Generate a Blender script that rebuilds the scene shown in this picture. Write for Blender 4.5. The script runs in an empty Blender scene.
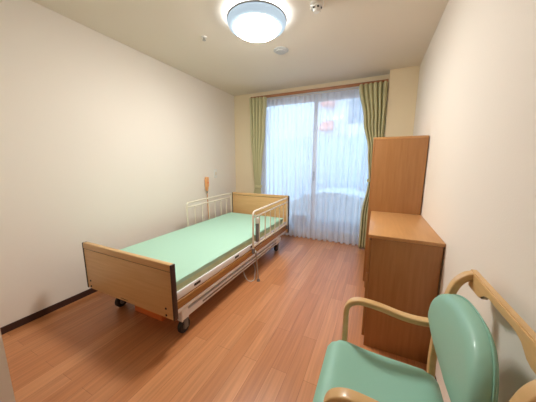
import bpy, bmesh, math, random
from mathutils import Vector, Matrix
random.seed(7)
C = bpy.context.scene.collection
PI = math.pi

# ------------------------------------------------------------------ materials
def lin(c):
    return tuple(((v/255)/12.92 if v/255 <= .04045 else ((v/255+.055)/1.055)**2.4) for v in c) + (1,)

def mat(name, rgb, rough=.5, metal=0, spec=.5, noise=0, nscale=30, bump=0, bscale=200, coat=0):
    m = bpy.data.materials.new(name); m.use_nodes = True
    nt = m.node_tree; b = nt.nodes['Principled BSDF']
    b.inputs['Base Color'].default_value = lin(rgb)
    b.inputs['Roughness'].default_value = rough
    b.inputs['Metallic'].default_value = metal
    b.inputs['Specular IOR Level'].default_value = spec
    b.inputs['Coat Weight'].default_value = coat
    tc = nt.nodes.new('ShaderNodeTexCoord')
    if noise:
        n = nt.nodes.new('ShaderNodeTexNoise'); n.inputs['Scale'].default_value = nscale
        n.inputs['Detail'].default_value = 4
        nt.links.new(tc.outputs['Object'], n.inputs['Vector'])
        r = nt.nodes.new('ShaderNodeMixRGB'); a = lin(rgb)
        r.inputs[1].default_value = tuple(v*(1-noise) for v in a[:3])+(1,)
        r.inputs[2].default_value = tuple(min(1, v*(1+noise)) for v in a[:3])+(1,)
        nt.links.new(n.outputs['Fac'], r.inputs[0]); nt.links.new(r.outputs[0], b.inputs['Base Color'])
    if bump:
        n = nt.nodes.new('ShaderNodeTexNoise'); n.inputs['Scale'].default_value = bscale
        nt.links.new(tc.outputs['Object'], n.inputs['Vector'])
        u = nt.nodes.new('ShaderNodeBump'); u.inputs['Strength'].default_value = bump
        u.inputs['Distance'].default_value = .002
        nt.links.new(n.outputs['Fac'], u.inputs['Height']); nt.links.new(u.outputs[0], b.inputs['Normal'])
    return m

def wood(name, c1, c2, scale=(60, 60, 3), rough=.4, coat=0, c3=None):
    """grained wood; the axis with the small scale is the grain direction"""
    m = bpy.data.materials.new(name); m.use_nodes = True
    nt = m.node_tree; b = nt.nodes['Principled BSDF']
    tc = nt.nodes.new('ShaderNodeTexCoord'); mp = nt.nodes.new('ShaderNodeMapping')
    mp.inputs['Scale'].default_value = scale
    nt.links.new(tc.outputs['Object'], mp.inputs[0])
    n = nt.nodes.new('ShaderNodeTexNoise'); n.inputs['Scale'].default_value = 1; n.inputs['Detail'].default_value = 6
    n.inputs['Distortion'].default_value = .3
    nt.links.new(mp.outputs[0], n.inputs['Vector'])
    r = nt.nodes.new('ShaderNodeValToRGB')
    r.color_ramp.elements[0].position = .3; r.color_ramp.elements[0].color = lin(c1)
    r.color_ramp.elements[1].position = .7; r.color_ramp.elements[1].color = lin(c2)
    nt.links.new(n.outputs['Fac'], r.inputs[0]); nt.links.new(r.outputs[0], b.inputs['Base Color'])
    b.inputs['Roughness'].default_value = rough; b.inputs['Coat Weight'].default_value = coat
    u = nt.nodes.new('ShaderNodeBump'); u.inputs['Strength'].default_value = .15; u.inputs['Distance'].default_value = .001
    nt.links.new(n.outputs['Fac'], u.inputs['Height']); nt.links.new(u.outputs[0], b.inputs['Normal'])
    return m

def floor_mat():
    m = bpy.data.materials.new('plank_floor'); m.use_nodes = True
    nt = m.node_tree; L = nt.links; b = nt.nodes['Principled BSDF']
    tc = nt.nodes.new('ShaderNodeTexCoord')
    mp = nt.nodes.new('ShaderNodeMapping'); mp.inputs['Rotation'].default_value = (0, 0, PI/2)
    L.new(tc.outputs['Object'], mp.inputs[0])
    br = nt.nodes.new('ShaderNodeTexBrick')
    br.inputs['Scale'].default_value = 1; br.inputs['Brick Width'].default_value = .9
    br.inputs['Row Height'].default_value = .1; br.inputs['Mortar Size'].default_value = .0012
    br.inputs['Mortar Smooth'].default_value = .3; br.inputs['Bias'].default_value = 0
    br.offset = .37; br.offset_frequency = 2
    br.inputs['Color1'].default_value = lin(FL1); br.inputs['Color2'].default_value = lin(FL2)
    br.inputs['Mortar'].default_value = lin(FL3)
    L.new(mp.outputs[0], br.inputs['Vector'])
    mg = nt.nodes.new('ShaderNodeMapping'); mg.inputs['Scale'].default_value = (55, 2.2, 1)
    L.new(tc.outputs['Object'], mg.inputs[0])
    n = nt.nodes.new('ShaderNodeTexNoise'); n.inputs['Scale'].default_value = 1; n.inputs['Detail'].default_value = 5
    n.inputs['Distortion'].default_value = .4
    L.new(mg.outputs[0], n.inputs['Vector'])
    r = nt.nodes.new('ShaderNodeValToRGB')
    r.color_ramp.elements[0].position = .3; r.color_ramp.elements[0].color = (.82, .8, .78, 1)
    r.color_ramp.elements[1].position = .7; r.color_ramp.elements[1].color = (1.08, 1.08, 1.08, 1)
    L.new(n.outputs['Fac'], r.inputs[0])
    x = nt.nodes.new('ShaderNodeMixRGB'); x.blend_type = 'MULTIPLY'; x.inputs[0].default_value = 1
    L.new(br.outputs['Color'], x.inputs[1]); L.new(r.outputs[0], x.inputs[2])
    L.new(x.outputs[0], b.inputs['Base Color'])
    b.inputs['Roughness'].default_value = .34
    b.inputs['Coat Weight'].default_value = .25; b.inputs['Coat Roughness'].default_value = .22
    return m

def cloth(name, rgb, transl=.4, transp=0, stripes=False):
    m = bpy.data.materials.new(name); m.use_nodes = True
    nt = m.node_tree; L = nt.links
    for n in list(nt.nodes): nt.nodes.remove(n)
    o = nt.nodes.new('ShaderNodeOutputMaterial')
    d = nt.nodes.new('ShaderNodeBsdfDiffuse'); d.inputs[0].default_value = lin(rgb)
    t = nt.nodes.new('ShaderNodeBsdfTranslucent'); t.inputs[0].default_value = lin(rgb)
    mx = nt.nodes.new('ShaderNodeMixShader'); mx.inputs[0].default_value = transl
    L.new(d.outputs[0], mx.inputs[1]); L.new(t.outputs[0], mx.inputs[2])
    tc = nt.nodes.new('ShaderNodeTexCoord')
    if transp:
        tp = nt.nodes.new('ShaderNodeBsdfTransparent')
        m2 = nt.nodes.new('ShaderNodeMixShader'); m2.inputs[0].default_value = 1-transp
        L.new(tp.outputs[0], m2.inputs[1]); L.new(mx.outputs[0], m2.inputs[2]); L.new(m2.outputs[0], o.inputs[0])
    else:
        n = nt.nodes.new('ShaderNodeTexNoise'); n.inputs['Scale'].default_value = 400
        u = nt.nodes.new('ShaderNodeBump'); u.inputs['Strength'].default_value = .2; u.inputs['Distance'].default_value = .001
        L.new(tc.outputs['Object'], n.inputs['Vector']); L.new(n.outputs['Fac'], u.inputs['Height']); L.new(u.outputs[0], d.inputs['Normal'])
        L.new(mx.outputs[0], o.inputs[0])
    return m

def glass_mat():
    m = bpy.data.materials.new('window_glass'); m.use_nodes = True
    nt = m.node_tree; L = nt.links
    for n in list(nt.nodes): nt.nodes.remove(n)
    o = nt.nodes.new('ShaderNodeOutputMaterial')
    a = nt.nodes.new('ShaderNodeBsdfTransparent'); a.inputs[0].default_value = (.92, .96, .98, 1)
    g = nt.nodes.new('ShaderNodeBsdfGlossy'); g.inputs['Roughness'].default_value = .02
    f = nt.nodes.new('ShaderNodeFresnel'); f.inputs[0].default_value = 1.45
    x = nt.nodes.new('ShaderNodeMixShader')
    L.new(f.outputs[0], x.inputs[0]); L.new(a.outputs[0], x.inputs[1]); L.new(g.outputs[0], x.inputs[2]); L.new(x.outputs[0], o.inputs[0])
    return m

def emis(name, rgb, s, base=None):
    m = bpy.data.materials.new(name); m.use_nodes = True
    b = m.node_tree.nodes['Principled BSDF']
    b.inputs['Base Color'].default_value = lin(base or rgb)
    b.inputs['Emission Color'].default_value = lin(rgb); b.inputs['Emission Strength'].default_value = s
    b.inputs['Roughness'].default_value = .4
    return m

# tunables
LAMP = 56.0; RING = .38; SKY = 2.35; EXPO = 0.92
FL1, FL2, FL3 = (214, 149, 101), (194, 126, 78), (168, 106, 66)

M = dict(
    wall=mat('wall_paper', (244, 236, 225), .85, bump=.25, bscale=150),
    wall_back=mat('wall_paper_cream', (244, 228, 196), .85, bump=.25, bscale=150),
    ceil=mat('ceiling_paper', (240, 231, 215), .9, bump=.25, bscale=150),
    base=mat('baseboard_vinyl', (62, 38, 32), .45, noise=.1),
    entry=mat('entry_wall', (222, 212, 196), .8, bump=.2),
    floor=floor_mat(),
    bedwood=wood('bed_board_wood', (210, 168, 114), (222, 182, 128), (3, 60, 60), .38),
    beddark=mat('bed_board_edge', (58, 36, 30), .45, noise=.1),
    bedstrip=wood('bed_side_wood', (160, 112, 58), (182, 132, 74), (60, 3, 60), .4),
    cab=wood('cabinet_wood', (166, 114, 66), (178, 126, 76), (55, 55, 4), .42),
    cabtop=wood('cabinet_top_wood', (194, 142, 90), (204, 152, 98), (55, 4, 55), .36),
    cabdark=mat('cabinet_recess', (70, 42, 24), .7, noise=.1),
    chairwood=wood('chair_bentwood', (218, 174, 116), (230, 190, 134), (6, 6, 40), .35, .2),
    vinyl=mat('mint_vinyl', (150, 200, 180), .46, bump=.12, bscale=500, coat=.1),
    vinyl2=mat('mint_piping', (134, 184, 164), .4, noise=.05),
    sheet=mat('mint_sheet', (176, 218, 197), .8, bump=.2, bscale=60),
    cover=mat('mattress_side_cover', (204, 224, 184), .75, noise=.25, nscale=12, bump=.6, bscale=25),
    white=mat('white_painted_steel', (244, 244, 246), .3, noise=.02),
    cream=mat('cream_painted_steel', (236, 226, 206), .35, noise=.02),
    ventgrey=mat('pale_grey_plastic', (196, 198, 196), .5, noise=.02),
    grey=mat('grey_plastic', (120, 118, 118), .5, noise=.05),
    dark=mat('black_rubber', (34, 33, 36), .6, noise=.1),
    slot=mat('black_plastic', (30, 30, 34), .5, noise=.1),
    steel=mat('brushed_steel', (190, 188, 184), .3, 1, noise=.04),
    orange=mat('orange_plastic', (240, 128, 58), .4, noise=.05),
    tan=mat('tan_plastic', (238, 174, 116), .4, noise=.05),
    plastic=mat('white_plastic', (238, 236, 230), .4, noise=.02),
    alu=mat('white_aluminium', (216, 220, 226), .4, noise=.02),
    rail=wood('curtain_rail_wood', (160, 104, 66), (176, 120, 80), (4, 60, 60), .4),
    drape=cloth('green_drape_cloth', (214, 210, 168), .15),
    sheer=cloth('white_sheer_cloth', (250, 248, 252), .5, .32),
    glass=glass_mat(),
    lamp=emis('lamp_diffuser_light', (255, 252, 246), LAMP),
    lampring=emis('lamp_acrylic_rim', (205, 228, 245), RING, (120, 135, 148)),
    addedglow=emis('added_ceiling_glow', (240, 246, 255), 9),  # emitter added to brighten the ceiling around the lamp
    lampbase=mat('lamp_base', (150, 150, 150), .5, noise=.03),
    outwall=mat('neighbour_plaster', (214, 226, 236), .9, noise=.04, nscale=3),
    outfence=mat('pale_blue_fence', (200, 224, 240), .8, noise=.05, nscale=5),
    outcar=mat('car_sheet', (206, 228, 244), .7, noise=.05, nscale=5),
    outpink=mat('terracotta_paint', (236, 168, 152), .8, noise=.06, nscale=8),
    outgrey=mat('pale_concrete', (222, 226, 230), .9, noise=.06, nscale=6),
    outglass=mat('dim_window_glass', (130, 150, 168), .15, noise=.03),
    door=wood('door_wood', (200, 150, 100), (212, 164, 114), (50, 50, 3), .45),
)

# ------------------------------------------------------------------ mesh helpers
def new(): return bmesh.new()
def bx(bm, x0, x1, y0, y1, z0, z1, bev=0, seg=2):
    vs = [bm.verts.new((x, y, z)) for z in (z0, z1) for y in (y0, y1) for x in (x0, x1)]
    q = [(0, 2, 3, 1), (4, 5, 7, 6), (0, 1, 5, 4), (2, 6, 7, 3), (0, 4, 6, 2), (1, 3, 7, 5)]
    fs = [bm.faces.new([vs[i] for i in f]) for f in q]
    if bev:
        es = list({e for f in fs for e in f.edges})
        bmesh.ops.bevel(bm, geom=es, offset=bev, segments=seg, affect='EDGES', profile=.5)
    return bm
def sweep(bm, pts, sec, side=None, cap=True, closed=False):
    """sweep a 2-D section (list of (a,b)) along pts; a is along 'side' axis (fixed vector) if given"""
    pts = [Vector(p) for p in pts]; n = len(pts); rings = []
    prev = None
    for i, p in enumerate(pts):
        if closed: t = pts[(i+1) % n]-pts[i-1]
        else: t = pts[min(i+1, n-1)]-pts[max(i-1, 0)]
        t.normalize()
        if side is not None: s = Vector(side); s = (s-t*s.dot(t)).normalized()
        else:
            if prev is None: s = t.cross(Vector((0, 0, 1)) if abs(t.z) < .9 else Vector((1, 0, 0))).normalized()
            else: s = (prev-t*prev.dot(t)).normalized()
            prev = s
        u = t.cross(s)
        rings.append([bm.verts.new(p+s*a+u*b) for a, b in sec])
    k = len(sec)
    for i in range(n if closed else n-1):
        A, B = rings[i], rings[(i+1) % n]
        for j in range(k): bm.faces.new((A[j], A[(j+1) % k], B[(j+1) % k], B[j]))
    if cap and not closed:
        bm.faces.new(list(reversed(rings[0]))); bm.faces.new(rings[-1])
    return bm
def circ(r, n=12): return [(r*math.cos(2*PI*i/n), r*math.sin(2*PI*i/n)) for i in range(n)]
def rrect(w, h, r=.004, n=3):
    o = []
    for cx, cy, a0 in ((w/2-r, h/2-r, 0), (-w/2+r, h/2-r, PI/2), (-w/2+r, -h/2+r, PI), (w/2-r, -h/2+r, 1.5*PI)):
        for i in range(n+1):
            a = a0+i/n*PI/2; o.append((cx+r*math.cos(a), cy+r*math.sin(a)))
    return o
def tube(bm, pts, r, n=12): return sweep(bm, pts, circ(r, n))
def smooth_path(P, n=8):
    """Catmull-Rom through P"""
    P = [Vector(p) for p in P]; out = []
    for i in range(len(P)-1):
        a = P[max(i-1, 0)]; b = P[i]; c = P[i+1]; d = P[min(i+2, len(P)-1)]
        for k in range(n):
            t = k/n
            out.append(.5*((2*b)+(c-a)*t+(2*a-5*b+4*c-d)*t*t+(3*b-a-3*c+d)*t**3))
    out.append(P[-1]); return out
def fillet(P, r, n=6):
    """polyline with rounded corners"""
    P = [Vector(p) for p in P]; out = [P[0]]
    for i in range(1, len(P)-1):
        a, b, c = P[i-1], P[i], P[i+1]
        u = (a-b).normalized(); v = (c-b).normalized()
        p, q = b+u*r, b+v*r
        for k in range(n+1):
            t = k/n; out.append(p*(1-t)**2+b*2*t*(1-t)+q*t*t)
    out.append(P[-1]); return out
def lathe(bm, prof, c=(0, 0, 0), n=32, axis='z'):
    rings = []
    for r, z in prof:
        ring = []
        for i in range(n):
            a = 2*PI*i/n; p = (max(r, 1e-4)*math.cos(a), max(r, 1e-4)*math.sin(a), z)
            if axis == 'x': p = (p[2], p[0], p[1])
            if axis == 'y': p = (p[0], p[2], p[1])
            ring.append(bm.verts.new(Vector(p)+Vector(c)))
        rings.append(ring)
    for A, B in zip(rings, rings[1:]):
        for j in range(n): bm.faces.new((A[j], A[(j+1) % n], B[(j+1) % n], B[j]))
    bm.faces.new(list(reversed(rings[0]))); bm.faces.new(rings[-1])
    return bm
def prism(bm, pts2, x0, x1, plane='yz'):
    """extrude a polygon; plane 'yz' -> extruded along x, 'xz' -> along y, 'xy' -> along z"""
    f = {'yz': lambda a, b, t: (t, a, b), 'xz': lambda a, b, t: (a, t, b), 'xy': lambda a, b, t: (a, b, t)}[plane]
    A = [bm.verts.new(f(a, b, x0)) for a, b in pts2]; B = [bm.verts.new(f(a, b, x1)) for a, b in pts2]
    n = len(A)
    bm.faces.new(A); bm.faces.new(list(reversed(B)))
    for i in range(n): bm.faces.new((A[i], B[i], B[(i+1) % n], A[(i+1) % n]))
    return bm

def obj(name, bm, m, parent=None, smooth=True, org=None):
    """link a bmesh given in world coordinates as one mesh object"""
    bmesh.ops.recalc_face_normals(bm, faces=bm.faces)
    base = Vector((0, 0, 0))
    q = parent
    while q is not None: base += q.location; q = q.parent
    if org is None and parent is None:
        xs = [v.co for v in bm.verts]
        lo = Vector([min(v[i] for v in xs) for i in range(3)]); hi = Vector([max(v[i] for v in xs) for i in range(3)])
        loc = Vector(((lo.x+hi.x)/2, (lo.y+hi.y)/2, lo.z))
    else: loc = Vector(org)-base if org is not None else Vector((0, 0, 0))
    for v in bm.verts: v.co -= base+loc
    me = bpy.data.meshes.new(name); bm.to_mesh(me); bm.free()
    me.materials.append(M[m])
    if smooth:
        for p in me.polygons: p.use_smooth = True
        me.set_sharp_from_angle(angle=math.radians(38))
    o = bpy.data.objects.new(name, me); o.location = loc; C.objects.link(o)
    if parent is not None: o.parent = parent
    return o
def tag(o, label, cat, group=None):
    o['label'] = label; o['category'] = cat
    if group: o['group'] = group
    return o
def thing(name, loc, label, cat, group=None):
    o = bpy.data.objects.new(name, None); o.empty_display_size = .1; o.location = loc; C.objects.link(o)
    return tag(o, label, cat, group)
def struct(name, bm, m, parent=None, smooth=False):
    o = obj(name, bm, m, parent, smooth)
    if parent is None: o['kind'] = 'structure'
    return o

# ------------------------------------------------------------------ room
L, R, D, H = -2.374, .388, 3.65, 2.4
YB = -1.3                                     # wall behind the camera
CX, CY = .069, 3.486                          # pillar in the back right corner
struct('floor', bx(new(), L-.12, R+.12, YB-.12, D+.0, -.1, 0), 'floor')
struct('ceiling', bx(new(), L-.12, R+.12, YB-.12, D+.15, H, H+.1), 'ceil')
struct('wall_left', bx(new(), L-.12, L, YB, D, 0, H), 'wall')
struct('wall_right', bx(new(), R, R+.12, YB, D, 0, H), 'wall')
WX0, WX1, WZ = -1.83, -.0, 2.235                # window opening
b = new()
bx(b, L-.12, WX0, D, D+.15, -.1, H); bx(b, WX1, R+.12, D, D+.15, -.1, H); bx(b, WX0, WX1, D, D+.15, WZ, H)
bx(b, WX0, WX1, D, D+.15, -.1, .0)
struct('wall_back', b, 'wall_back')
struct('wall_pillar', bx(new(), CX, R, CY, D, 0, H), 'wall_back')
struct('wall_entry', bx(new(), L, -1.56, .22, .345, 0, H), 'entry')
b = new(); bx(b, L-.12, -1.3, YB-.12, YB, 0, H); bx(b, -.4, R+.12, YB-.12, YB, 0, H); bx(b, -1.3, -.4, YB-.12, YB, 2.05, H)
struct('wall_front', b, 'wall')
dr = struct('door_1', bx(new(), -1.27, -.43, YB-.06, YB-.02, .01, 2.02, .004), 'door')
obj('door_handle', tube(new(), fillet([(-.5, YB-.02, .95), (-.5, YB+.035, .95), (-.62, YB+.035, .95)], .015), .009), 'steel', dr)
b = new(); bx(b, -1.3, -1.27, YB-.12, YB+.01, 0, 2.05); bx(b, -.43, -.4, YB-.12, YB+.01, 0, 2.05); bx(b, -1.3, -.4, YB-.12, YB+.01, 2.02, 2.05)
struct('trim_1', b, 'door')
BH, BT = .055, .008
struct('baseboard_left', bx(new(), L, L+BT, .345, D, 0, BH, .002), 'base')
struct('baseboard_right', bx(new(), R-BT, R, YB, CY, 0, BH, .002), 'base')
b = new(); bx(b, L+BT, WX0-.03, D-BT, D, 0, BH, .002); bx(b, CX, R-BT, CY-BT, CY, 0, BH, .002)
bx(b, WX1+.03, CX, D-BT, D, 0, BH, .002)
struct('baseboard_back', b, 'base')

# window: casing, two sliding sashes, glass
b = new()
bx(b, WX0-.03, WX0, D-.012, D+.15, 0, WZ+.03, .002); bx(b, WX1, WX1+.03, D-.012, D+.15, 0, WZ+.03, .002)
bx(b, WX0, WX1, D-.012, D+.15, WZ, WZ+.03, .002); bx(b, WX0, WX1, D-.012, D+.15, 0, .03, .002)
win = struct('window_1', b, 'alu')
mid = (WX0+WX1)/2
for i, (a, c, y) in enumerate(((WX0, mid+.035, D+.05), (mid-.035, WX1, D+.1))):
    s = new()
    bx(s, a, a+.06, y, y+.035, .03, WZ, .003); bx(s, c-.06, c, y, y+.035, .03, WZ, .003)
    bx(s, a+.06, c-.06, y, y+.035, .03, .13, .003); bx(s, a+.06, c-.06, y, y+.035, WZ-.06, WZ, .003)
    sash = obj('sash', s, 'alu', win)
    obj('pane', bx(new(), a+.055, c-.055, y+.014, y+.02, .12, WZ-.055), 'glass', sash, smooth=False)
b = new(); bx(b, mid+.0, mid+.03, D+.035, D+.05, .95, 1.1, .004)
obj('latch', b, 'slot', win)

# ------------------------------------------------------------------ outside
struct('ground', bx(new(), -9, 7, D+.15, 14, -.2, -.1), 'outgrey')
f = thing('garden_fence', (-1.2, 5.7, -.1), 'pale blue louvred fence across the yard outside the window', 'fence')
b = new()
for i in range(21): bx(b, -4.4, 2.6, 5.7, 5.73, .0+i*.088, .08+i*.088, .003)
obj('slats', b, 'outfence', f)
for i in range(6):
    x = -4.4+i*1.4; obj('post', bx(new(), x-.03, x+.03, 5.73, 5.79, -.1, 1.86, .004), 'alu', f)
obj('top_rail', bx(new(), -4.45, 2.65, 5.69, 5.8, 1.86, 1.9, .004), 'alu', f)
h = thing('neighbouring_house', (-1, 9, -.1), 'pale plastered house standing behind the fence outside', 'house')
obj('wall', bx(new(), -7, 5.5, 9, 12, -.1, 5.4), 'outwall', h)
obj('roof', prism(new(), [(8.5, 5.4), (12.4, 5.4), (10.5, 6.6)], -7.4, 5.9), 'outpink', h, smooth=False)
for x, z in ((-4.6, 2.9), (-.6, 3.1), (1.9, 3.0)):
    w = obj('window', bx(new(), x-.5, x+.5, 8.95, 9.02, z-.55, z+.55, .01), 'alu', h)
    obj('pane', bx(new(), x-.43, x+.43, 8.94, 8.96, z-.48, z+.48), 'outglass', w, smooth=False)
for x, z in ((-1.72, 3.38), (-1.74, 2.55)):
    obj('awning', prism(new(), [(9, z+.22), (8.35, z-.1), (8.35, z-.16), (9, z-.12)], x-.2, x+.2), 'outpink', h, smooth=False)
obj('balcony', bx(new(), -.9, 3.2, 8.2, 9, 1.9, 2.45, .02), 'outgrey', h)
c = thing('covered_car', (-.75, 4.9, -.1), 'low car under pale blue sheet outside the glass', 'car')
b = new()
prof = [(x, z*.62+.03) for x, z in ((-1.9, .15), (-1.88, .5), (-1.7, .62), (-1.45, .68), (-1.15, .98), (-.9, 1.04), (-.5, 1.04), (-.25, .98), (.05, .72), (.35, .66), (.45, .5), (.47, .15))]
prism(b, prof, 4.45, 5.4, 'xz')
bmesh.ops.bevel(b, geom=list(b.edges), offset=.05, segments=3, affect='EDGES')
obj('cover', b, 'outcar', c)
for x in (-1.4, -.05): obj('wheel', lathe(new(), [(.0, 4.5), (.15, 4.5), (.17, 4.53), (.17, 4.62), (.0, 4.64)], (x, 0, .07), 20, 'y'), 'dark', c)

# ------------------------------------------------------------------ curtains
def interp(tab, z):
    tab = sorted(tab)
    if z <= tab[0][0]: return tab[0][1:]
    for a, c in zip(tab, tab[1:]):
        if z <= c[0]:
            t = (z-a[0])/(c[0]-a[0]); t = t*t*(3-2*t)
            return tuple(a[i]*(1-t)+c[i]*t for i in range(1, len(a)))
    return tab[-1][1:]
def curtain_bm(tab, z0, z1, y, folds, amp, nz=40, seed=1, hem=0, xs=.1, pinch=False):
    """tab: (z, x_left, x_right, fold amplitude factor)"""
    rnd = random.Random(seed); b = new(); nx = folds*12
    ph = [rnd.uniform(-.5, .5) for _ in range(folds+2)]; am = [rnd.uniform(.65, 1.25) for _ in range(folds+2)]
    rows = []
    for k in range(nz+1):
        t = k/nz; z = z0+(z1-z0)*t
        xl, xr, af = interp(tab, z); row = []
        for i in range(nx+1):
            u = i/nx; fu = u*folds; q = int(min(fu, folds-1e-6)); w = fu-q
            A = am[q]*(1-w)+am[q+1]*w; P = ph[q]*(1-w)+ph[q+1]*w
            P *= 1-t*.6
            s = math.sin(2*PI*fu+P*1.6)
            if pinch: s = 1-2*abs(math.sin(PI*fu+P*.8))**.75
            yy = y+amp*af*A*s+.004*math.sin(7*z+3*u)
            xx = xl+(xr-xl)*u+amp*af*xs*A*math.sin(4*PI*fu+P)
            zz = z+(hem*(.5+.5*s)*(1-t)**12)
            row.append(b.verts.new((xx, yy, zz)))
        rows.append(row)
    for A, B in zip(rows, rows[1:]):
        for i in range(nx): b.faces.new((A[i], A[i+1], B[i+1], B[i]))
    return b
def solid(o, t):
    m = o.modifiers.new('thickness', 'SOLIDIFY'); m.thickness = t; m.offset = 0
YR = 3.50
o = obj('sheer_curtain', curtain_bm([(0, -1.80, -.885, 1), (2.24, -1.80, -.885, .8)], .015, 2.235, 3.565, 12, .030, 24, 3, .012, .36, True), 'sheer')
tag(o, 'translucent white sheer curtain on the left half of the glass door', 'sheer curtain', 'sheer curtains')
o = obj('sheer_curtain', curtain_bm([(0, -.875, -.10, 1), (2.24, -.875, -.06, .8)], .012, 2.235, 3.56, 9, .030, 24, 8, .012, .36, True), 'sheer')
tag(o, 'translucent white sheer curtain on the right half, beside the tall cabinet', 'sheer curtain', 'sheer curtains')
cu = thing('drape', (-1.79, YR-.03, 0), 'sage green drape tied back at the left, behind the headboard', 'curtain', 'green drapes')
o = obj('cloth', curtain_bm([(0, -1.93, -1.72, .8), (.5, -1.91, -1.73, .7), (.84, -1.855, -1.75, .4), (1.2, -1.885, -1.725, .6), (1.75, -1.925, -1.675, .85), (2.25, -1.94, -1.645, 1)], .02, 2.255, YR-.055, 5, .048, 50, 5, 0, .05, True), 'drape', cu); solid(o, .004)
b = sweep(new(), [(-1.80+.064*math.cos(a), YR-.035+.036*math.sin(a), .84+.012*math.cos(a)) for a in [2*PI*i/28 for i in range(28)]], rrect(.003, .045, .001), side=None, closed=True)
obj('tieback', sweep(new(), [(-1.803+.066*math.cos(a), YR-.035+.040*math.sin(a), .84) for a in [2*PI*i/32 for i in range(32)]], rrect(.045, .004, .0015), side=(0, 0, 1), closed=True), 'drape', cu); b.free()
cu = thing('drape', (-.1, YR-.03, 0), 'sage green drape tied back at the right, behind the tall cabinet', 'curtain', 'green drapes')
o = obj('cloth', curtain_bm([(0, -.155, .05, .8), (.5, -.15, .05, .8), (1.0, -.085, .045, .5), (1.4, -.12, .05, .7), (1.8, -.2, .055, .9), (2.25, -.285, .055, 1)], .02, 2.255, YR-.045, 6, .036, 50, 9, 0, .05, True), 'drape', cu); solid(o, .004)
obj('tieback', sweep(new(), [(-.02+.082*math.cos(a), YR-.045+.040*math.sin(a), 1.0) for a in [2*PI*i/32 for i in range(32)]], rrect(.045, .004, .0015), side=(0, 0, 1), closed=True), 'drape', cu)
rl = thing('curtain_rail', (-.95, YR, 2.25), 'long brown wooden curtain rail above the glass door', 'curtain rail')
obj('rail', bx(new(), -1.955, .06, YR-.01, YR+.012, 2.258, 2.296, .004), 'rail', rl)
obj('rear_track', bx(new(), -1.93, .05, YR+.035, YR+.055, 2.245, 2.265, .003), 'alu', rl)
for x in (-1.85, -.95, -.06): obj('bracket', bx(new(), x-.012, x+.012, YR+.012, D, 2.266, 2.29, .002), 'alu', rl)

# ------------------------------------------------------------------ ceiling fittings
lx, ly = -.957, 1.825
la = thing('ceiling_lamp', (lx, ly, 2.27), 'round glowing white ceiling lamp in the middle of the ceiling', 'lamp')
obj('base', lathe(new(), [(0, 2.4), (.17, 2.4), (.17, 2.368), (0, 2.368)], (lx, ly, 0), 48), 'lampbase', la)
obj('added_glow_ring', lathe(new(), [(.168, 2.372), (.225, 2.372), (.225, 2.367), (.168, 2.367)], (lx, ly, 0), 48), 'addedglow', la)  # added glowing ring, hidden above the bezel, throws light on the ceiling
obj('bezel', lathe(new(), [(0, 2.368), (.236, 2.368), (.242, 2.362), (.236, 2.356), (0, 2.356)], (lx, ly, 0), 48), 'lampbase', la)
obj('acrylic_rim', lathe(new(), [(0, 2.358), (.232, 2.358), (.237, 2.34), (.226, 2.318), (.205, 2.306), (0, 2.306)], (lx, ly, 0), 48), 'lampring', la)
obj('diffuser', lathe(new(), [(0, 2.31), (.182, 2.308), (.178, 2.294), (.16, 2.28), (.12, 2.27), (.07, 2.264), (0, 2.262)], (lx, ly, 0), 48), 'lamp', la)
vx, vy = -.992, 2.435
v = thing('ceiling_vent', (vx, vy, 2.385), 'small flat round grey vent on the ceiling behind the lamp', 'vent')
obj('flange', lathe(new(), [(0, 2.4), (.078, 2.4), (.078, 2.394), (.066, 2.388), (0, 2.388)], (vx, vy, 0), 32), 'ventgrey', v)
obj('disc', lathe(new(), [(0, 2.388), (.058, 2.388), (.054, 2.378), (0, 2.375)], (vx, vy, 0), 32), 'ventgrey', v)
sx, sy = -.487, 1.892
v = thing('smoke_detector', (sx, sy, 2.34), 'white smoke detector on the ceiling at the photo\'s top edge', 'detector')
obj('base', lathe(new(), [(0, 2.4), (.052, 2.4), (.052, 2.385), (.044, 2.378), (0, 2.378)], (sx, sy, 0), 28), 'plastic', v)
obj('sensor_cage', lathe(new(), [(0, 2.38), (.03, 2.38), (.032, 2.36), (.02, 2.345), (0, 2.342)], (sx, sy, 0), 20), 'plastic', v)
for k in range(6):
    a = k*PI/3
    obj('vent_slot', bx(new(), sx+.031*math.cos(a)-.006, sx+.031*math.cos(a)+.006, sy+.031*math.sin(a)-.006, sy+.031*math.sin(a)+.006, 2.362, 2.372, .001), 'slot', v)
px, py = -1.556, 1.899
v = thing('sprinkler', (px, py, 2.36), 'tiny metal sprinkler head on the ceiling left of the lamp', 'sprinkler')
obj('escutcheon', lathe(new(), [(0, 2.4), (.026, 2.4), (.024, 2.395), (0, 2.393)], (px, py, 0), 24), 'plastic', v)
obj('head', lathe(new(), [(0, 2.396), (.007, 2.396), (.006, 2.375), (.016, 2.373), (.016, 2.370), (0, 2.369)], (px, py, 0), 16), 'steel', v)

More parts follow.
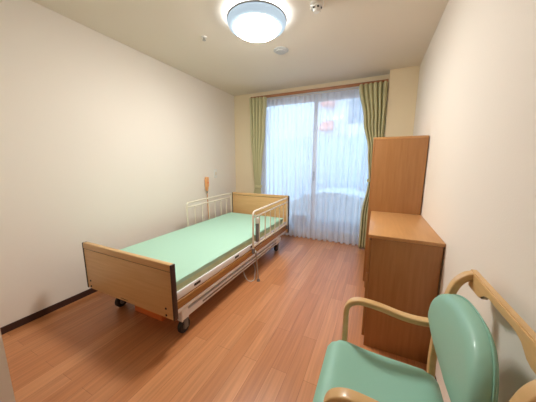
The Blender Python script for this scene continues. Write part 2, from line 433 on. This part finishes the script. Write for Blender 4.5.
# ------------------------------------------------------------------ left wall fittings
s = thing('wall_switch', (L, 3.05, 1.0), 'small white switch plate on the left wall near the window', 'switch')
obj('plate', bx(new(), L, L+.008, 3.012, 3.088, .99, 1.13, .003), 'plastic', s)
obj('rocker', bx(new(), L+.008, L+.013, 3.028, 3.072, 1.035, 1.085, .002), 'cream', s)
n = thing('nurse_call_handset', (L+.02, 2.79, .2), 'tan nurse call handset with cord hanging on the left wall', 'call button')
obj('holder', bx(new(), L, L+.015, 2.765, 2.825, .82, .98, .005), 'plastic', n)
yc = 2.795
obj('neck', lathe(new(), [(0, .80), (.012, .80), (.017, .81), (.014, .87), (.02, .885), (0, .886)], (L+.033, yc, 0), 16), 'tan', n)
obj('strain_relief', lathe(new(), [(0, .77), (.008, .77), (.012, .80), (0, .801)], (L+.033, yc, 0), 12), 'grey', n)
hl = fillet([(L+.03, yc-.03, .83), (L+.03, yc-.035, .985), (L+.03, yc, 1.02), (L+.03, yc+.035, .985), (L+.03, yc+.02, .83)], .02)
obj('handset', sweep(new(), [(L+.032, yc, .87), (L+.034, yc, .9), (L+.034, yc, 1.0), (L+.034, yc, 1.015)], rrect(.07, .036, .014, 4), side=(0, 1, 0)), 'tan', n)
obj('hanging_loop', tube(new(), hl, .009, 8), 'tan', n)
obj('push_button', lathe(new(), [(0, 0), (.014, 0), (.013, .006), (0, .007)], (L+.049, yc, .93), 16, 'x'), 'orange', n)
obj('cord', tube(new(), smooth_path([(L+.033, yc, .78), (L+.03, yc+.005, .6), (L+.02, yc+.02, .45), (L+.02, yc+.035, .3), (L+.012, yc+.045, .2)]), .006, 8), 'tan', n)
s = thing('wall_outlet', (L, 2.84, .12), 'small white outlet plate low on the left wall behind the bed', 'outlet')
obj('plate', bx(new(), L, L+.008, 2.8, 2.88, .12, .24, .003), 'plastic', s)

# ------------------------------------------------------------------ bed
X0, X1, YF, YH = -2.095, -1.115, .96, 3.10
bed = thing('hospital_bed', ((X0+X1)/2, 2.03, 0), 'adjustable care bed with light wood end boards and white steel frame', 'bed')
def board(name, y0, y1, z0, z1, capz):
    e = .012
    o = obj(name, bx(new(), X0+e, X1-e, y0+.003, y1-.003, z0, z1-capz-.003, .003), 'bedwood', bed)
    b = new(); bx(b, X0+e, X1-e, y0, y1, z1-capz, z1, .007, 3)
    obj('top_cap', b, 'bedwood', o)
    for xa, xb in ((X0, X0+e), (X1-e, X1)):
        obj('edge_strip', bx(new(), xa, xb, y0, y1, z0-.002, z1-.002, .003), 'beddark', o)
    obj('groove', bx(new(), X0+e+.002, X1-e-.002, y0+.006, y1-.006, z1-capz-.004, z1-capz+.001), 'beddark', o)
    return o
fb = board('footboard', YF, YF+.035, .215, .602, .05)
hb = board('headboard', YH, YH+.035, .21, .765, .04)
for x in (X0+.055, X1-.075):
    for z in (.236, .284):
        obj('bolt', lathe(new(), [(0, 0), (.008, 0), (.007, -.003), (0, -.004)], (x, YF+.003, z), 16, 'y'), 'slot', fb)
        obj('bolt', lathe(new(), [(0, 0), (.008, 0), (.007, -.003), (0, -.004)], (x, YH+.003, z), 16, 'y'), 'slot', hb)
b = new()
for i, w in enumerate((.006, .007, .006, .007, .009, .007, .006, .007, .006)):
    x = -1.665+i*.0092
    bx(b, x, x+w*.35, YF+.0022, YF+.0035, .229, .237); bx(b, x+w*.35, x+w*.8, YF+.0022, YF+.0035, .233 if i % 2 else .229, .2365 if i % 2 else .2325)
obj('maker_mark', b, 'beddark', fb, smooth=False)
# mattress platform and frame
b = new()
bx(b, X0+.05, X1-.05, YF+.04, YH-.005, .355, .372, .004)
for i in range(22):
    y = YF+.08+i*.094; bx(b, X0+.06, X1-.06, y, y+.05, .372, .380, .003)
obj('mattress_platform', b, 'white', bed)
for sg, xo in ((1, X1-.03), (-1, X0+.03)):
    a, c = sorted((xo, xo-sg*.022))
    sf = obj('side_frame', bx(new(), a, c, YF+.036, YH-.002, .32, .378, .006, 3), 'white', bed)
    q0, q1 = sorted((xo+sg*.001, xo-sg*.01))
    for y in (1.18, 1.72, 2.02, 2.62):
        obj('slot', bx(new(), q0, q1, y, y+.07, .34, .362, .003), 'slot', sf)
    a, c = sorted((xo+sg*.004, xo-sg*.018))
    obj('side_panel', bx(new(), a, c, YF+.036, YH-.002, .254, .314, .004), 'bedstrip', bed)
    a, c = sorted((xo+sg*.001, xo-sg*.03))
    obj('under_rail', bx(new(), a, c, YF+.036, YH-.002, .222, .250, .004), 'white', bed)
    xa = xo-sg*(.035 if sg > 0 else .12); a, c = sorted((xa, xa-sg*.045))
    obj('chassis_beam', bx(new(), a, c, 1.12, 2.98, .115, .168, .006, 3), 'white', bed)
    a2, c2 = sorted((xa+sg*.001, xa-sg*.01))
    obj('beam_stripe', bx(new(), a2, c2, 1.3, 2.8, .134, .15, .002), 'grey', bed)
    for y in (1.115, 2.86):
        obj('leg', bx(new(), a-.002, c+.002, y-.035, y+.035, .10, .245, .008, 3), 'white', bed)
        cs = bpy.data.objects.new('caster', None); cs.location = Vector(((a+c)/2, y, 0))-bed.location; cs.parent = bed; C.objects.link(cs)
        cx = (a+c)/2; cy = y
        obj('wheel', lathe(new(), [(0, -.016), (.046, -.016), (.052, -.01), (.052, .01), (.046, .016), (0, .016)], (cx, cy, .052), 28, 'x'), 'dark', cs)
        obj('hub', lathe(new(), [(0, -.021), (.022, -.021), (.024, -.016), (.024, .016), (.022, .021), (0, .021)], (cx, cy, .052), 20, 'x'), 'grey', cs)
        k = new(); bx(k, cx-.028, cx-.022, cy-.02, cy+.02, .04, .11, .002); bx(k, cx+.022, cx+.028, cy-.02, cy+.02, .04, .11, .002); bx(k, cx-.028, cx+.028, cy-.025, cy+.025, .1, .114, .003)
        obj('fork', k, 'grey', cs)
for y in (1.3, 2.1, 2.75):
    obj('crossbar', bx(new(), X0+.06, X1-.06, y, y+.05, .225, .30, .006), 'white', bed)
    if y != 2.1: obj('crossbar', bx(new(), X0+.1, X1-.1, y+.05, y+.09, .12, .16, .006), 'white', bed)
obj('lift_arm', sweep(new(), [(-1.4, 1.33, .15), (-1.4, 1.75, .26)], rrect(.03, .04, .006)), 'white', bed)
obj('lift_arm', sweep(new(), [(-1.85, 1.33, .15), (-1.85, 1.75, .26)], rrect(.03, .04, .006)), 'white', bed)
obj('motor', bx(new(), -1.7, -1.5, 1.85, 2.1, .17, .27, .02, 3), 'grey', bed)

# mattress with fitted sheet
mt = thing('mattress', (-1.6, 2.03, .382), 'thin mattress under a smooth mint green fitted sheet, on the bed', 'mattress')
MX0, MX1, MY0, MY1 = -2.055, -1.150, 1.005, 3.0
def pillow_slab(x0, x1, y0, y1, z0, z1, r, wob, seed, nx=24, ny=48):
    b = new(); rnd = random.Random(seed)
    bx(b, x0, x1, y0, y1, z0, z1)
    bmesh.ops.subdivide_edges(b, edges=[e for e in b.edges if abs(e.verts[0].co.y-e.verts[1].co.y) > .5], cuts=ny, use_grid_fill=True)
    bmesh.ops.subdivide_edges(b, edges=[e for e in b.edges if abs(e.verts[0].co.x-e.verts[1].co.x) > .5], cuts=nx, use_grid_fill=True)
    bmesh.ops.subdivide_edges(b, edges=[e for e in b.edges if abs(e.verts[0].co.z-e.verts[1].co.z) > (z1-z0)*.9], cuts=4, use_grid_fill=True)
    for v in b.verts:
        c = v.co; side = min(c.x-x0, x1-c.x, c.y-y0, y1-c.y) < 1e-4
        if side:
            f = math.sin(c.y*31+c.z*60)*.5+math.sin(c.y*57-c.z*90+1)*.35+math.sin(c.x*43+c.z*70)*.4
            t = (c.z-z0)/(z1-z0)
            d = wob*f*(1-abs(2*t-1)**2)
            if c.x-x0 < 1e-4: c.x -= d
            if x1-c.x < 1e-4: c.x += d
            if abs(t-1) < 1e-3: c.z -= r*.6
        elif z1-c.z < 1e-4:
            m = min(c.x-x0, x1-c.x, c.y-y0, y1-c.y)
            c.z += .0015*math.sin(c.x*9+c.y*4)
    return b
ms = obj('mattress_body', pillow_slab(MX0+.004, MX1-.004, MY0+.004, MY1-.004, .381, .446, .0, .005, 2), 'cover', mt)
fs = obj('fitted_sheet', pillow_slab(MX0, MX1, MY0, MY1, .424, .460, .010, .003, 4), 'sheet', mt)

# ------------------------------------------------------------------ bed rails
def bed_rail(x, y0, y1, z0, label, m, zh=.742):
    t = thing('bed_rail', (x, (y0+y1)/2, z0), label, 'bed rail', 'steel rails on the bed')
    r = .0105
    obj('hoop', tube(new(), fillet([(x, y0, z0), (x, y0, zh), (x, y1, zh+.01), (x, y1, z0)], .045), r), m, t)
    obj('second_bar', tube(new(), [(x, y0, zh-.058), (x, y1, zh-.052)], .009), m, t)
    obj('bottom_bar', tube(new(), [(x, y0, z0+.075), (x, y1, z0+.075)], .009), m, t)
    n = 7
    for i in range(1, n):
        y = y0+(y1-y0)*i/n
        obj('upright', tube(new(), [(x, y, z0+.075), (x, y, zh-.056)], .0065, 8), m, t)
    for y in (y0, y1): obj('socket', lathe(new(), [(0, 0), (.016, 0), (.016, .05), (0, .052)], (x, y, z0), 14), 'grey', t)
    return t
bed_rail(-2.1, 2.115, 3.085, .30, 'cream steel side rail on the wall side of the bed', 'cream', .74)
t = bed_rail(-1.102, 2.0, 3.0, .30, 'cream steel side rail with support leg on the open side of the bed', 'cream')
obj('lock_lever', bx(new(), -1.118, -1.086, 2.075, 2.105, .40, .60, .008, 3), 'grey', t)
obj('lever_cap', bx(new(), -1.12, -1.084, 2.072, 2.108, .60, .665, .01, 3), 'plastic', t)
obj('support_leg', tube(new(), [(-1.10, 2.05, .31), (-1.088, 2.03, .30), (-1.045, 2.005, .02)], .008, 10), 'steel', t)
obj('foot', lathe(new(), [(0, 0), (.018, 0), (.017, .014), (.009, .026), (0, .027)], (-1.045, 2.005, 0), 16), 'grey', t)
obj('power_cord', tube(new(), smooth_path([(-1.19, 1.93, .2), (-1.17, 1.92, .1), (-1.14, 1.94, .02), (-1.10, 1.97, .0045), (-1.12, 2.06, .0045), (-1.3, 2.35, .0045), (-1.7, 2.6, .0045), (-2.1, 2.8, .0045), (-2.34, 2.83, .03), (-2.362, 2.84, .15)]), .004, 8), 'ventgrey', bed)
tr = thing('storage_tray', (-1.6, 1.3, 0), 'low orange tray on the floor under the foot of the bed', 'tray')
b = new(); bx(b, -1.76, -1.44, 1.12, 1.5, 0, .008, .003)
for a in ((-1.76, -1.75, 1.12, 1.5), (-1.45, -1.44, 1.12, 1.5), (-1.75, -1.45, 1.12, 1.13), (-1.75, -1.45, 1.49, 1.5)): bx(b, *a, .006, .08, .003)
obj('body', b, 'orange', tr)
obj('rim', sweep(new(), fillet([(-1.6, 1.115, .08), (-1.435, 1.115, .08), (-1.435, 1.505, .08), (-1.765, 1.505, .08), (-1.765, 1.115, .08), (-1.6, 1.115, .08)], .03), rrect(.012, .01, .003), side=(0, 0, 1)), 'orange', tr)

# ------------------------------------------------------------------ cabinets
XW = .3795
def handle(x, y0, y1, z0, z1, par):
    return obj('handle', bx(new(), x-.0015, x+.006, y0, y1, z0, z1, .001), 'cabdark', par)
cl = thing('low_cabinet', (.18, 1.95, 0), 'waist-high orange-brown wooden cabinet standing against the right wall, nearer the chair', 'cabinet')
xf = -.01; y0, y1, zt = 1.545, 2.343, .789
b = new(); bx(b, xf+.018, XW, y0, y0+.018, .0, zt-.025, .0015); bx(b, xf+.018, XW, y1-.018, y1, .0, zt-.025, .0015)
bx(b, XW-.008, XW, y0+.018, y1-.018, .06, zt-.025); bx(b, xf+.02, XW-.008, y0+.018, y1-.018, .06, .078)
obj('body', b, 'cab', cl)
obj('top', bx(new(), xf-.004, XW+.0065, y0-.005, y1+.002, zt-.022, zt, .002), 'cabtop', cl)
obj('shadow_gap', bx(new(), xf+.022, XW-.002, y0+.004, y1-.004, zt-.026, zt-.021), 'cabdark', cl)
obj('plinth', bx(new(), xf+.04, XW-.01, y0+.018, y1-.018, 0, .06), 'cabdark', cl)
zs = [.07, .30, .53, .758]
for i in range(3):
    d = obj('drawer', bx(new(), xf, xf+.018, y0+.003, y1-.003, zs[i], zs[i+1]-.005, .002), 'cab', cl)
    handle(xf, 1.87, 2.02, zs[i+1]-.035, zs[i+1]-.02, d)
ct = thing('tall_cabinet', (.17, 2.65, 0), 'tall orange-brown wooden cabinet at the back of the right wall', 'cabinet')
xf = -.042; y0, y1, zt = 2.349, 2.95, 1.466
b = new(); bx(b, xf+.018, XW, y0, y0+.018, .0, zt-.02, .0015); bx(b, xf+.018, XW, y1-.018, y1, .0, zt-.02, .0015)
bx(b, XW-.008, XW, y0+.018, y1-.018, .06, zt-.02); bx(b, xf+.02, XW-.008, y0+.018, y1-.018, .06, .078)
obj('body', b, 'cab', ct)
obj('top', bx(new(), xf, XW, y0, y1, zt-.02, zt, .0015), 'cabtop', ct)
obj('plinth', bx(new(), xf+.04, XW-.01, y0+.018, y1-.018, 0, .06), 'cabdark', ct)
for a, c, hy in ((y0+.002, 2.648, 2.62), (2.652, y1-.002, 2.68)):
    d = obj('door', bx(new(), xf, xf+.018, a, c, .065, zt-.024, .002), 'cab', ct)
    handle(xf, hy-.008, hy+.008, .72, .84, d)

# ------------------------------------------------------------------ armchair
CH = thing('armchair', (.06, .765, 0), 'bentwood armchair with mint green vinyl seat and back against the right wall', 'chair')
YN, YFa = .528, .978
def seat_bm():
    b = new(); x0, x1, ya, yb, zt, th = -.135, .262, .575, .958, .475, .08
    n, m = 26, 26
    def pt(u, v):
        # rounded-rectangle plan
        X = x0+(x1-x0)*u; Y = ya+(yb-ya)*v
        e = .0
        fr = max(0, 1-u*4); Y = Y+(.5-v)*.05*fr*fr
        Y = Y-(v-.5)*.03*u
        return X, Y
    for sgn in (1,):
        top = []
        for i in range(n+1):
            row = []
            for j in range(m+1):
                u, v = i/n, j/m
                X, Y = pt(u, v)
                du, dv = min(u, 1-u), min(v, 1-v)
                rr = .055
                a = min(1, du*(x1-x0)/rr); c = min(1, dv*(yb-ya)/rr)
                drop = .028*(1-math.sqrt(max(0, 1-(1-a)**2)))+.028*(1-math.sqrt(max(0, 1-(1-c)**2)))
                z = zt-drop+.012*math.exp(-((u-.12)/.2)**2)-.012*math.sin(PI*v)*math.sin(PI*min(1, u*1.1))
                row.append(b.verts.new((X, Y, z)))
            top.append(row)
        bot = []
        for i in range(n+1):
            row = []
            for j in range(m+1):
                X, Y = pt(i/n, j/m); row.append(b.verts.new((X+(0.012 if i == 0 else 0), Y, zt-th)))
            bot.append(row)
        for i in range(n):
            for j in range(m):
                b.faces.new((top[i][j], top[i+1][j], top[i+1][j+1], top[i][j+1]))
                b.faces.new((bot[i][j], bot[i][j+1], bot[i+1][j+1], bot[i+1][j]))
        for i in range(n):
            b.faces.new((top[i][0], bot[i][0], bot[i+1][0], top[i+1][0])); b.faces.new((top[i][m], top[i+1][m], bot[i+1][m], bot[i][m]))
        for j in range(m):
            b.faces.new((top[0][j], top[0][j+1], bot[0][j+1], bot[0][j])); b.faces.new((top[n][j], bot[n][j], bot[n][j+1], top[n][j+1]))
    # round the corners of the plan
    cx, cy = (x0+x1)/2, (ya+yb)/2
    hx, hy, r = (x1-x0)/2, (yb-ya)/2, .05
    for v in b.verts:
        dx, dy = abs(v.co.x-cx)-(hx-r), abs(v.co.y-cy)-(hy-r)
        if dx > 0 and dy > 0:
            l = math.hypot(dx, dy); k = max(dx, dy)/l
            v.co.x = cx+math.copysign(hx-r+dx*k, v.co.x-cx); v.co.y = cy+math.copysign(hy-r+dy*k, v.co.y-cy)
    return b
obj('seat', seat_bm(), 'vinyl', CH)
BZ0, BZ1, BW = .49, .825, .214
BYC = .766
def back_x(y, z):
    t = (z-BZ0)/(BZ1-BZ0); v = (y-BYC)/BW
    return .233+.05*(2*abs(t-.5))**2*(1 if t < .5 else .25)-.022*abs(v)**2
def back_bm(k=1.0, th=.05, off=0):
    b = new(); N, Mr = 64, 12
    def sup(a):
        c, s = math.cos(a), math.sin(a)
        n = 2.6
        rr = (abs(c)**n+abs(s)**n)**(-1/n)
        y = BYC+BW*rr*c; z = (BZ0+BZ1)/2+(BZ1-BZ0)/2*rr*s
        q = max(0, .56-(z-BZ0)/(BZ1-BZ0)); y = BYC+(y-BYC)*(1-1.35*q)
        return y, z
    def ring(f, o):
        vs = []
        for i in range(N):
            y, z = sup(2*PI*i/N); y = BYC+(y-BYC)*f; zc = (BZ0+BZ1)/2; z = zc+(z-zc)*f
            vs.append(b.verts.new((back_x(y, z)+o, y, z)))
        return vs
    rings = []
    prof = [(0.02, -.012)]+[(f, -.012*(1-f*f)) for f in (.15, .3, .45, .6, .72, .82)]+[(.9, -.001), (.95, .004), (.985, .012), (1.0, .022), (1.0, .034), (.985, .044), (.95, .05), (.8, .052), (.5, .052), (.02, .052)]
    for f, o in prof: rings.append(ring(f, o))
    for A, B in zip(rings, rings[1:]):
        for i in range(N): b.faces.new((A[i], A[(i+1) % N], B[(i+1) % N], B[i]))
    b.faces.new(rings[0]); b.faces.new(rings[-1])
    return b, sup
bb, sup = back_bm()
bk = obj('backrest', bb, 'vinyl', CH)
pp = []
for i in range(64):
    y, z = sup(2*PI*i/64); pp.append((back_x(y, z)+.040, BYC+(y-BYC)*1.003, (BZ0+BZ1)/2+(z-(BZ0+BZ1)/2)*1.003))
obj('piping', sweep(new(), pp, circ(.003, 6), side=(1, 0, 0), closed=True), 'vinyl2', bk)
for s, y in ((-1, YN), (1, YFa)):
    # front leg runs up and bends into the arm
    pts = [(-.075, y, 0.0), (-.073, y, .3), (-.073, y, .5), (-.073, y, .595), (-.062, y, .632), (-.035, y, .651), (.0, y, .655), (.06, y, .649), (.13, y, .635), (.18, y, .631), (.215, y, .633), (.245, y, .637)]
    obj('arm', sweep(new(), smooth_path(pts, 5), rrect(.036, .022, .006), side=(0, 1, 0)), 'chairwood', CH)
    pts = [(.325, y, 0.0), (.285, y, .2), (.255, y, .4), (.252, y, .55), (.262, y, .68), (.275, y, .76), (.292, y, .815), (.318, y, .846), (.338, y, .85)]
    obj('rear_leg', sweep(new(), smooth_path(pts, 5), rrect(.034, .024, .006), side=(0, 1, 0)), 'chairwood', CH)
    obj('side_stretcher', sweep(new(), [(-.073, y, .36), (.258, y, .36)], rrect(.022, .045, .005), side=(0, 1, 0)), 'chairwood', CH)
for x in (-.06, .235): obj('cross_stretcher', bx(new(), x-.011, x+.011, YN+.01, YFa-.01, .335, .378, .004), 'chairwood', CH)
# grip rail with a cut-out in the middle
zt, zb, zm = .866, .808, .846
prof = [(1.000, zt-.004), (.996, zt), (.514, zt), (.510, zt-.004), (.510, zb), (.515, zb-.004), (.62, zb-.004), (.640, zb+.002), (.662, zm-.008), (.69, zm), (.84, zm), (.868, zm-.008), (.89, zb+.004), (.91, zb-.002), (.99, zb-.004), (.998, zb)]
b = prism(new(), prof, .328, .350, 'yz')
bmesh.ops.bevel(b, geom=[e for e in b.edges if abs(e.verts[0].co.x-e.verts[1].co.x) < 1e-6], offset=.004, segments=2, affect='EDGES')
obj('grip_rail', b, 'chairwood', CH)
obj('back_support', bx(new(), .284, .302, YN+.01, YFa-.01, .60, .64, .004), 'chairwood', CH)

# ------------------------------------------------------------------ sky, camera
w = bpy.data.worlds.new('sky'); bpy.context.scene.world = w; w.use_nodes = True
bg = w.node_tree.nodes['Background']; bg.inputs[0].default_value = (.72, .85, 1, 1); bg.inputs[1].default_value = SKY

cam = bpy.data.cameras.new('camera'); co = bpy.data.objects.new('camera', cam); C.objects.link(co)
yaw, pit, rol, fpx, cz = .4367, -.16504, .0034, 229.318, 1.2355
fwd = Vector((-math.sin(yaw)*math.cos(pit), math.cos(yaw)*math.cos(pit), math.sin(pit)))
rt = Vector((math.cos(yaw), math.sin(yaw), 0)); up = rt.cross(fwd)
r2 = rt*math.cos(rol)+up*math.sin(rol); u2 = -rt*math.sin(rol)+up*math.cos(rol)
mw = Matrix((r2, u2, -fwd)).transposed().to_4x4(); mw.translation = (0, 0, cz)
co.matrix_world = mw
cam.sensor_width = 36; cam.lens = fpx/536*36; cam.clip_start = .02
bpy.context.scene.camera = co
vs = bpy.context.scene.view_settings
vs.view_transform = 'Standard'; vs.look = 'None'; vs.gamma = 1; vs.use_curve_mapping = False; vs.exposure = EXPO
